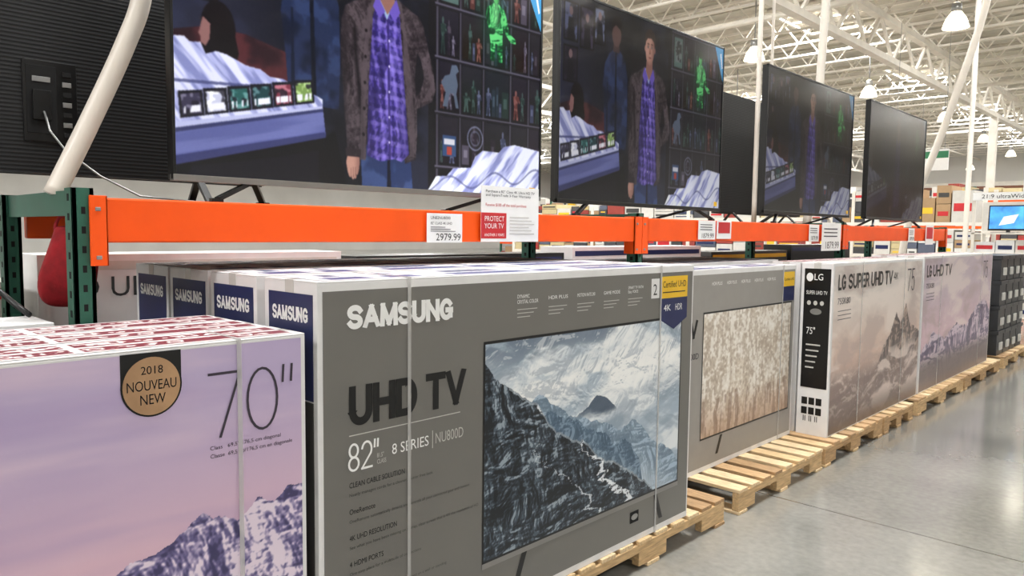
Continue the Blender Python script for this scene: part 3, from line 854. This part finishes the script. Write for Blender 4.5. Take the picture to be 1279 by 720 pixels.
    pile = poly(s,r,[(0,.165),(0,.44),(.02,.445),(.03,.43),(.05,.435),(.06,.40),(.08,.415),(.1,.41),(.14,.385),(.17,.38),(.19,.36),(.22,.36),(.25,.335),(.27,.335),(.31,.31),(.31,.285)])
    put(im, pile, (172,176,222))
    v1 = fbm(s+r*.5, r, 60, 7, 3, 44)
    put(im, pile*sm(v1, .45, .58), (226,228,250), .9); put(im, pile*sm(1-v1, .56, .68), (110,116,172), .7)
    put(im, pile & (np.abs(r-(.30+.12*s)) < .005), (60,64,110), .8)
    for k in range(6):
        x = .012+k*.047; y = .18+x*.4
        C = [(54,50,74),(196,198,222),(34,86,84),(24,60,66),(122,50,66),(120,150,80)][k]
        put(im, poly(s,r,[(x-.002,y-.004),(x-.006,y+.082),(x+.040,y+.096),(x+.044,y+.014)]), (18,18,28))
        cv = poly(s,r,[(x+.003,y+.006),(x-.001,y+.073),(x+.035,y+.086),(x+.039,y+.020)])
        put(im, cv, C); put(im, cv*sm(vnoise(s, r, 160, 90, 660+k), .5, .7), tuple(min(255, v+70) for v in C), .9); put(im, cv*sm(1-vnoise(s, r, 120, 60, 670+k), .6, .75), (20,18,30), .8)
        lt = poly(s,r,[(x+.004,y+.012),(x+.003,y+.034),(x+.036,y+.047),(x+.037,y+.025)])
        put(im, lt & (vnoise(s, r, 260, 20, 680+k) > .38), (236,236,246))
    # pile bottom right
    pile = poly(s,r,[(.60,0),(.625,.06),(.66,.065),(.68,.10),(.74,.11),(.755,.16),(.78,.19),(.84,.19),(.86,.22),(.9,.235),(1,.22),(1,0)])
    v1 = fbm(np.abs(s-r*.5+.3), r, 50, 8, 3, 46)
    put(im, pile, (184,188,230)); put(im, pile*sm(v1, .42, .56), (234,237,253), .95); put(im, pile*sm(1-v1, .56, .68), (120,126,182), .75)
    put(im, pile & (np.abs(r-(.02+.2*(s-.6)+.03*np.sin(s*40))) < .005), (70,74,120), .6)
    put(im, ell(s,r,.755,.24,.028,.055) & ~ell(s,r,.755,.24,.024,.047), (150,156,190), .6); put(im, ell(s,r,.755,.24,.018,.035) & ~ell(s,r,.755,.24,.014,.027), (150,156,190), .4)
    # ---- man
    card = (54,45,51); cl = (84,72,78)
    jn = poly(s,r,[(.41,-.01),(.405,.16),(.545,.17),(.553,-.01)])
    put(im, jn, (34,50,92)); put(im, jn*sm(fbm(s, r, 30, 12, 3, 620), .5, .65), (62,82,132), .7); put(im, poly(s,r,[(.478,-.01),(.48,.13),(.486,.13),(.49,-.01)]), (10,14,32))
    cg = poly(s,r,[(.372,.12),(.366,.25),(.360,.40),(.356,.52),(.358,.62),(.368,.675),(.39,.70),(.42,.72),(.45,.75),(.51,.75),(.54,.725),(.57,.705),(.585,.67),(.6,.58),(.617,.48),(.622,.42),(.612,.37),(.585,.345),(.565,.33),(.566,.22),(.562,.12),(.53,.10),(.51,.3),(.5,.7),(.45,.7),(.425,.3),(.42,.1)])
    put(im, cg, card)
    fo = rock(s, r, 7, 630, -.9, .3, .2)*.6+fbm(s+.2*r, r*.8, 16, 7, 4, 631)*.4
    put(im, cg*sm(fo, .5, .66), (92,80,86), .7); put(im, cg*sm(1-fo, .52, .68), (26,20,26), .85)
    put(im, cg & (vnoise(s, r, 260, 160, 631) > .66), (100,88,94), .3)
    put(im, cg*np.exp(-((s-.402-.01*np.sin(r*8))/.006)**2)*(r < .6), (16,12,18), .85)
    put(im, cg*np.exp(-((s-.364)/.008)**2), (30,24,30), .6)
    put(im, poly(s,r,[(.575,.40),(.587,.46),(.578,.53),(.566,.56),(.558,.45),(.563,.38)]), (18,16,24))
    put(im, poly(s,r,[(.60,.37),(.622,.42),(.604,.54),(.596,.52),(.606,.43),(.58,.36)]), cl, .7)
    sh = poly(s,r,[(.423,.12),(.428,.4),(.44,.66),(.455,.745),(.48,.69),(.50,.745),(.515,.68),(.528,.42),(.542,.14),(.52,.105),(.5,.115),(.46,.10)])
    put(im, sh, (84,66,168))
    wv = (fbm(s, r, 10, 7, 3, 635)-.5)*.03
    u = (s-.48)*1.78+wv; v = r+wv
    for w_, o_, C, al in ((.038,.0,(36,28,96),.8),(.038,.019,(160,142,230),.45)):
        put(im, sh & (np.abs(((u+o_+.12*v) % w_)-w_/2) < w_*.16), C, al); put(im, sh & (np.abs(((v+o_+.1*u) % (w_*1.5))-w_*.75) < w_*.2), C, al)
    fo = rock(s, r, 6, 632, -.9, .3, .1)
    put(im, sh*sm(1-fo, .52, .72), (28,20,72), .6); put(im, sh*sm(fo, .56, .78), (150,134,224), .35)
    put(im, sh*np.clip(np.abs(s-.483)/.06, 0, 1)**2, (34,26,80), .6)
    put(im, poly(s,r,[(.483,.11),(.478,.66),(.484,.67),(.49,.11)]), (44,32,98), .8)
    for k in range(5): put(im, ell(s,r,.485,.18+.1*k,.0022,.005), (214,206,240))
    put(im, poly(s,r,[(.455,.745),(.478,.66),(.502,.745)]), (150,176,206))
    put(im, poly(s,r,[(.452,.75),(.44,.70),(.458,.66),(.474,.69)]), (104,84,184)); put(im, poly(s,r,[(.505,.75),(.516,.7),(.50,.66),(.484,.69)]), (104,84,184))
    put(im, poly(s,r,[(.419,.1),(.42,.4),(.436,.68),(.45,.745),(.442,.745),(.424,.66),(.408,.4),(.405,.1)]), cl, .7)
    put(im, poly(s,r,[(.545,.13),(.533,.42),(.52,.68),(.507,.745),(.52,.735),(.545,.5),(.558,.3),(.558,.13)]), cl, .7)
    for k in range(5): put(im, ell(s,r,.414+.002*k,.2+.1*k,.0035,.007), (18,14,18))
    skin = (190,142,126)
    hm = poly(s,r,[(.372,.12),(.368,.085),(.372,.05),(.3765,.03),(.380,.029),(.3815,.034),(.384,.022),(.3875,.021),(.389,.028),(.391,.024),(.3945,.026),(.395,.04),(.398,.04),(.401,.055),(.404,.09),(.402,.12)])
    put(im, hm, skin); put(im, hm*sm(s, .385, .404), (120,80,74), .6)
    for k in range(3): put(im, poly(s,r,[(.3805+k*.006,.03),(.3795+k*.006,.07),(.3805+k*.006,.07),(.382+k*.006,.03)]), (116,76,70))
    put(im, poly(s,r,[(.368,.11),(.366,.14),(.407,.14),(.406,.11)]), (40,32,38))
    put(im, poly(s,r,[(.46,.73),(.463,.8),(.5,.8),(.5,.735),(.48,.68)]), (146,102,92))
    hd = poly(s,r,[(.455,.87),(.456,.83),(.461,.795),(.472,.772),(.482,.766),(.492,.772),(.502,.795),(.508,.83),(.510,.87),(.505,.91),(.482,.93),(.46,.91)])
    put(im, ell(s,r,.4535,.85,.0045,.017), (176,124,108)); put(im, ell(s,r,.512,.85,.0045,.017), (140,92,84))
    put(im, hd, skin); put(im, hd*sm(s, .484, .51), (112,74,68), .65); put(im, hd*(1-sm(r, .77, .80)), (130,92,84), .5)
    put(im, hd*ell(s,r,.466,.832,.008,.018), (204,150,136), .6)
    put(im, poly(s,r,[(.451,.86),(.449,.9),(.455,.935),(.468,.955),(.485,.962),(.505,.95),(.515,.92),(.516,.88),(.512,.86),(.506,.895),(.49,.912),(.468,.908),(.457,.89)]), (48,32,28))
    for x in (.471,.493):
        put(im, ell(s,r,x,.864,.007,.011), (136,94,86), .7); put(im, ell(s,r,x,.862,.0045,.005), (206,198,194)); put(im, ell(s,r,x,.862,.0024,.005), (26,24,30)); put(im, poly(s,r,[(x-.008,.876),(x-.002,.884),(x+.007,.88),(x+.007,.875),(x-.002,.878)]), (52,34,30))
    put(im, poly(s,r,[(.481,.86),(.477,.834),(.482,.826),(.488,.832),(.485,.86)]), (156,106,92)); put(im, ell(s,r,.482,.829,.0045,.004), (110,70,64))
    put(im, poly(s,r,[(.473,.806),(.479,.810),(.483,.808),(.487,.810),(.493,.805),(.483,.799)]), (132,72,68))
    im = im*(.86+.28*fbm(s, r, 3, 3, 3, 700))[..., None]
    im += (np.random.default_rng(9).random(s.shape)[..., None]-.5)*8
    im = blur(np.clip(im, 0, 255), 2)
    put(im, poly(s,r,[(.93,1.01),(1.01,1.01),(1.01,.76)]), (66,158,214)); put(im, poly(s,r,[(.975,.96),(.982,.97),(.995,.88),(.99,.87)]), (230,240,246))
    return im
A_scr = screen()
sc_bright = VM('screen_bright', .08, emit=1.2, base=0)
sc_mid = VM('screen_mid', .08, emit=.62, base=0)
sc_dim = VM('screen_dim', .1, emit=.28, base=0)
sc_off = VM('screen_faint', .18, emit=.06, base=0, spec=.7)

def tv(y0, y1, z0, z1, p, scr, img, chin=silver):
    mb = MB()
    mb.bp(p+.006, p+.05, y0+.002, y1-.002, z0+.002, z1-.002, blackpl)
    mb.bp(p, p+.02, y0, y1, z1-.012, z1, blackpl); mb.bp(p, p+.02, y0, y0+.011, z0, z1, blackpl); mb.bp(p, p+.02, y1-.011, y1, z0, z1, blackpl)
    mb.bp(p-.002, p+.03, y0, y1, z0-.004, z0+.018, chin)
    mb.bp(p+.05, p+.075, y0+.2, y1-.2, z0+.05, z0+.6, blackpl)
    zt = z0+.01; zb = ZB1+.002
    for yc, sgn in ((y0+.30, 1), (y1-.30, -1)):
        for dp, dy in ((-.03, -.16*sgn), (.22, .14*sgn)):
            mb.bar((-(p+.03), yc, zt), (-(p+dp)-.01, yc+dy, zb+.008), .022, .016, blackpl)
            mb.bp(p+max(dp-.01, -.03), p+dp+.03, yc+dy-.02, yc+dy+.02, zb-.002, zb+.012, blackpl)
    o = mb.build('television', origin=(-p, y0, ZB1), bevel=.0015)
    panel('screen', img, 'front', p+.0045, y0+.011, z0+.018, y1-y0-.022, z1-z0-.03, scr, o)
    k = MB(); k.bp(p-.003, p-.002, y1-.09, y1-.05, z0+.03, z0+.06, yellow); k.build('label_sticker', o)
    return o
ps = 2.58
tv(1.02, 2.87, 1.715, 2.79, ps, sc_bright, A_scr)
tv(3.0, 4.73, 1.712, 2.82, ps, sc_mid, A_scr[::2, ::2], blackpl)
tv(5.40, 7.15, 1.72, 2.83, ps, sc_dim, A_scr[::2, ::2], blackpl)
tv(7.58, 9.38, 1.72, 2.86, ps, sc_off, A_scr[::3, ::3], blackpl)

# televisions facing the opposite aisle (backs toward us)
ridge = bpy.data.materials.new('ridged_black_plastic'); ridge.use_nodes = True
N = ridge.node_tree.nodes; L = ridge.node_tree.links; b = N['Principled BSDF']
b.inputs['Roughness'].default_value = .5; b.inputs['Specular IOR Level'].default_value = .3
tc = N.new('ShaderNodeTexCoord'); mp = N.new('ShaderNodeSeparateXYZ'); L.new(tc.outputs['Object'], mp.inputs[0])
ml = N.new('ShaderNodeMath'); ml.operation = 'MULTIPLY'; ml.inputs[1].default_value = 420; L.new(mp.outputs['Z'], ml.inputs[0])
sn = N.new('ShaderNodeMath'); sn.operation = 'SINE'; L.new(ml.outputs[0], sn.inputs[0])
cr = N.new('ShaderNodeValToRGB'); cr.color_ramp.elements[0].color = lin((16,16,17))+(1,); cr.color_ramp.elements[1].color = lin((40,41,42))+(1,)
L.new(sn.outputs[0], cr.inputs['Fac']); L.new(cr.outputs['Color'], b.inputs['Base Color'])
bm = N.new('ShaderNodeBump'); bm.inputs['Strength'].default_value = .2; bm.inputs['Distance'].default_value = .002
L.new(sn.outputs[0], bm.inputs['Height']); L.new(bm.outputs['Normal'], b.inputs['Normal'])
def tvback(y0, y1, z0, z1, p, ports=True):
    mb = MB()
    mb.bp(p, p+.045, y0, y1, z0, z1, ridge); mb.bp(p+.035, p+.055, y0-.004, y1+.004, z0-.004, z1+.004, blackpl)
    if ports:
        yc = .755
        mb.bp(p-.006, p, yc-.01, yc+.17, z0+.12, z0+.42, blackpl)
        mb.bp(p-.008, p-.006, yc+.0, yc+.10, z0+.15, z0+.40, hole)
        mb.bp(p-.016, p-.008, yc+.02, yc+.08, z0+.2, z0+.31, blackpl)
        mb.bp(p-.010, p-.008, yc+.02, yc+.08, z0+.34, z0+.36, steel)
        for k in range(7): mb.bp(p-.012, p-.006, yc+.12, yc+.15, z0+.14+k*.038, z0+.158+k*.038, steel if k % 2 else hole)
    for yc in (y0+.3, y1-.3):
        mb.bar((-(p+.02), yc, z0+.02), (-(p-.1), yc, ZB1+.01), .03, .015, blackpl); mb.bar((-(p+.02), yc, z0+.02), (-(p+.11), yc, ZB1+.01), .03, .015, blackpl)
        mb.bp(p-.12, p+.12, yc-.02, yc+.02, ZB1, ZB1+.01, blackpl)
    return mb.build('television', origin=(-p, y0, ZB1), bevel=.003)
tvback(-.75, 1.7, 1.75, 3.1, 3.25)
tvback(6.0, 7.75, 1.74, 2.80, 3.3, False)
mb = MB(); mb.tube(
    [(-3.235,.81,1.98),(-3.17,.80,1.95),(-3.13,.80,1.90),(-3.1,.84,1.83),(-3.05,.94,1.74),(-3.0,1.06,1.67),(-2.95,1.25,1.655)], .004, 6, steel); mb.build('power_cable', smooth=True)
mb = MB(); mb.tube([(-3.0,.45,1.56),(-2.9,.5,1.45),(-2.84,.55,1.36),(-2.8,.60,1.30),(-2.72,.62,1.272)], .009, 8, blackpl); mb.build('power_cable', smooth=True)

# white conduits
def smoothpath(pts, n=8):
    P = [Vector(q) for q in pts]; P = [P[0]]+P+[P[-1]]; out = []
    for i in range(1, len(P)-2):
        for k in range(n):
            t = k/n; a,b_,c,d = P[i-1],P[i],P[i+1],P[i+2]
            out.append(.5*((2*b_)+(c-a)*t+(2*a-5*b_+4*c-d)*t*t+(3*b_-a-3*c+d)*t**3))
    out.append(P[-2]); return out
def conduit(pts, r):
    mb = MB(); mb.tube(smoothpath(pts), r, 14, pvc); return mb.build('cable_conduit', smooth=True)
conduit([(-2.8,.72,1.655),(-2.8,.84,1.916),(-2.8,.955,2.184),(-2.8,1.015,2.367),(-2.8,1.06,2.7),(-2.8,1.07,3.4),(-2.8,1.07,7.3)], .033)
conduit([(-3.1,6.3,1.65),(-3.1,6.3,4),(-3.1,6.3,7.3)], .022)
conduit([(-3.1,7.45,1.65),(-3.05,7.5,3),(-2.95,7.6,7.3)], .04)
conduit([(-3.6,12.0,0),(-3.5,12.0,1.65),(-3.05,12.1,3.3),(-2.65,12.2,5),(-2.4,12.2,7.3)], .05)
conduit([(-3.6,15.8,0),(-3.6,15.8,4),(-3.6,15.8,7.3)], .045)
conduit([(-4.5,9.5,0),(-4.5,9.5,4),(-4.5,9.5,7.3)], .02)

# ------------------------------------------------------------------ price signs
def sign(y0, y1, z0, z1, p, fn, name='price_sign'):
    mb = MB(); mb.bp(p, p+.002, y0, y1, z0, z1, inkwhite); fn(mb, y0, y1, z0, z1, p-.0012)
    mb.bp(p+.002, 2.53, (y0+y1)/2-.01, (y0+y1)/2+.01, max(z0, 1.52), max(z0, 1.52)+.02, steel)
    return mb.build(name, origin=(-p, y0, z0))
def s_price(mb, a, b, c, d, p):
    w = b-a; h = d-c
    text(mb, '2979.99', 'front', p, a+w*.25, c+h*.07, w*.7, h*.24, black, .0)
    text(mb, 'UN82NU8000', 'front', p, a+w*.1, c+h*.8, w*.55, h*.1, black, .0)
    text(mb, '82" CLASS 4K UHD', 'front', p, a+w*.1, c+h*.62, w*.6, h*.09, black)
    for k in range(3): mb.bp(p, p+.001, a+w*.1, a+w*.8-k*.03, c+h*(.38+k*.07), c+h*(.40+k*.07), inkdark)
def s_promo(mb, a, b, c, d, p):
    w = b-a; h = d-c
    text(mb, 'Purchase a 82" Class 4K Ultra HD TV\nand SquareTrade 3-Year Warranty', 'front', p, a+w*.07, c+h*.80, w*.85, h*.13, black)
    text(mb, 'Receive $100 off the total purchase', 'front', p, a+w*.07, c+h*.62, w*.7, h*.07, red, .0)
    mb.bp(p, p+.001, a+w*.0, a+w*.42, c+h*.06, c+h*.52, red)
    text(mb, 'PROTECT\nYOUR TV', 'front', p-.001, a+w*.05, c+h*.24, w*.33, h*.22, inkwhite, .0)
    text(mb, 'ANOTHER 3 YEARS', 'front', p-.001, a+w*.05, c+h*.1, w*.33, h*.05, inkwhite)
    for k in range(6): mb.bp(p, p+.001, a+w*.48, a+w*(.92-.05*(k % 3)), c+h*(.14+k*.06), c+h*(.155+k*.06), inkgrey)
def s_small(mb, a, b, c, d, p):
    w = b-a; h = d-c
    text(mb, '1879.99', 'front', p, a+w*.2, c+h*.08, w*.7, h*.25, black, .0)
    for k in range(3): mb.bp(p, p+.001, a+w*.1, a+w*.8, c+h*(.5+k*.13), c+h*(.54+k*.13), inkdark)
def s_red(mb, a, b, c, d, p):
    mb.bp(p, p+.001, a+(b-a)*.1, b-(b-a)*.1, c+(d-c)*.3, d-(d-c)*.1, red)
sign(2.065, 2.27, 1.50, 1.628, 2.515, s_price)
sign(2.385, 2.78, 1.503, 1.765, 2.512, s_promo, 'promotional_sign')
sign(4.34, 4.56, 1.515, 1.64, 2.515, s_small); sign(4.58, 4.78, 1.52, 1.645, 2.515, s_red)
sign(6.1, 6.3, 1.5, 1.64, 2.515, s_small); sign(6.34, 6.76, 1.42, 1.66, 2.505, s_small, 'promotional_sign')
sign(8.7, 8.9, 1.5, 1.64, 2.515, s_small); sign(9.3, 9.6, 1.46, 1.68, 2.512, s_red, 'promotional_sign')

# ------------------------------------------------------------------ far display stand
st = empty('display_stand', (-2.3, 13.5, 0))
mb = MB()
for x in (-2.95, -1.55):
    for y in (13.4, 14.1): mb.box(x-.02, x+.02, y-.02, y+.02, 0, 2.2, whitepaint)
for z in (.35, .85, 1.32, 1.62): mb.box(-2.97, -1.53, 13.38, 14.12, z-.02, z, whitepaint)
mb.box(-2.97, -1.53, 13.36, 13.38, 2.12, 2.24, inkwhite); mb.box(-2.97, -1.53, 14.05, 14.08, 1.62, 2.12, cream)
text(mb, '21:9 ultraWide', 'end', 13.355, -2.85, 2.15, .6, .06, black, .0)
mb.build('frame', st)
mb = MB()
mb.box(-2.74, -2.42, 13.5, 13.75, 1.62, 1.632, silver)
mb.mesh([(-2.85,13.85,1.66),(-2.3,13.85,1.66),(-2.3,13.88,2.06),(-2.85,13.88,2.06)], [(0,1,2,3)], blackpl)
mb.mesh([(-2.83,13.84,1.69),(-2.32,13.84,1.69),(-2.32,13.87,2.04),(-2.83,13.87,2.04)], [(0,1,2,3)], bluescr)
mb.mesh([(-2.7,13.835,1.74),(-2.5,13.835,1.78),(-2.44,13.85,1.92),(-2.64,13.85,1.88)], [(0,1,2,3)], inkwhite)
mb.box(-2.6, -2.55, 13.85, 13.9, 1.62, 1.7, blackpl)
mb.build('monitor', st)
mb = MB()
for z, hh in ((.85,.3),(1.32,.22),(.35,.4)):
    x = -2.93
    while x < -1.75:
        w = random.uniform(.2,.34); mb.box(x, x+w, 13.42, 14.05, z, z+hh*random.uniform(.7,1), random.choice([white, white, white, cream])); mb.box(x+.03, x+w-.03, 13.417, 13.42, z+.05, z+.11, random.choice([navy, black, red])); x += w+.01
mb.build('boxed_stock', st)

# far merchandise racks
cols = [M('carton_%d' % i, c, .7) for i, c in enumerate([(170,140,104),(214,210,202),(90,96,112),(150,60,50),(70,70,72),(200,184,140),(222,220,214),(206,202,194)])]
def farrack(x0, x1, y, h, dpt=1.1, fr=None):
    fr = fr or green
    e = empty('merchandise_rack', (x0, y, 0)); mb = MB()
    n = max(1, round((x1-x0)/2.6)); step = (x1-x0)/n
    for i in range(n+1):
        x = x0+i*step
        for yy in (y, y+dpt-.08): mb.box(x-.04, x+.04, yy, yy+.08, 0, h, fr)
    zs = [.15, 1.1, 1.9, 2.7]; zs = [z for z in zs if z < h-.3]
    for z in zs[1:]:
        mb.box(x0, x1, y-.02, y+.04, z-.08, z, orange if fr is green else whitepaint); mb.box(x0, x1, y, y+dpt, z-.02, z, particle)
    mb.build('frame', e)
    mb = MB()
    for j, z in enumerate(zs):
        x = x0+.06; top = (zs[j+1]-.15 if j+1 < len(zs) else h+.1)
        while x < x1-.5:
            w = random.uniform(.2,.5); hh = (top-z)*random.uniform(.6,1); zz = 0 if j == 0 else z
            nn = random.choice([1,2,3])
            for q in range(nn):
                c = random.choice(cols); za = zz+(z+hh-zz)*q/nn; zb = zz+(z+hh-zz)*(q+1)/nn-.01
                mb.box(x, min(x+w, x1-.05), y+.02, y+dpt-.1, za, zb, c)
                if random.random() < .6: mb.box(x+.04, min(x+w, x1-.05)-.04, y+.015, y+.02, za+(zb-za)*.35, za+(zb-za)*.6, random.choice([navy, red, greydark, yellow]))
            x += w+.03
    mb.build('boxed_stock', e)
farrack(-13, -4.2, 20, 2.7, fr=whitepaint); farrack(-14, -3.6, 27, 3.2); farrack(-22, -3.0, 38, 3.4, fr=whitepaint); farrack(-24, -15, 24, 3.0); farrack(-14, -6, 14.5, 2.2, fr=whitepaint)
for (x, y, z, c) in ((-6.2,22,3.3,M('sign_green',(40,120,80),.5)),(-9,30,4.0,cream)):
    mb = MB(); mb.box(x-.7,x+.7,y,y+.03,z,z+.55,inkwhite); mb.box(x-.7,x+.7,y-.005,y,z+.32,z+.5,c)
    for dx in (-.6,.6): mb.bar((x+dx,y+.015,z+.55),(x+dx,y+.015,7.3),.01,.01,steel)
    mb.build('hanging_aisle_sign', origin=(x,y,z))

# ------------------------------------------------------------------ world & camera
w = bpy.data.worlds.new('World'); S.world = w; w.use_nodes = True
w.node_tree.nodes['Background'].inputs[0].default_value = (.8,.85,.9,1); w.node_tree.nodes['Background'].inputs[1].default_value = .3
f_px = 930.; yaw = math.radians(44.06); pit = math.atan(70/f_px); roll = math.radians(.66)
Fh = Vector((-math.sin(yaw), math.cos(yaw), 0)); R = Vector((math.cos(yaw), math.sin(yaw), 0)); U = Vector((0,0,1))
F = Fh*math.cos(pit) - U*math.sin(pit); Up = U*math.cos(pit) + Fh*math.sin(pit)
R2 = R*math.cos(roll) + Up*math.sin(roll); U2 = Up*math.cos(roll) - R*math.sin(roll)
cam = bpy.data.cameras.new('camera'); co = bpy.data.objects.new('camera', cam); S.collection.objects.link(co)
mat = Matrix((R2, U2, -F)).transposed().to_4x4(); mat.translation = Vector((0,0,1.55)); co.matrix_world = mat
cam.lens = f_px/1279*36; cam.sensor_width = 36; cam.clip_start = .05; cam.clip_end = 300
S.camera = co
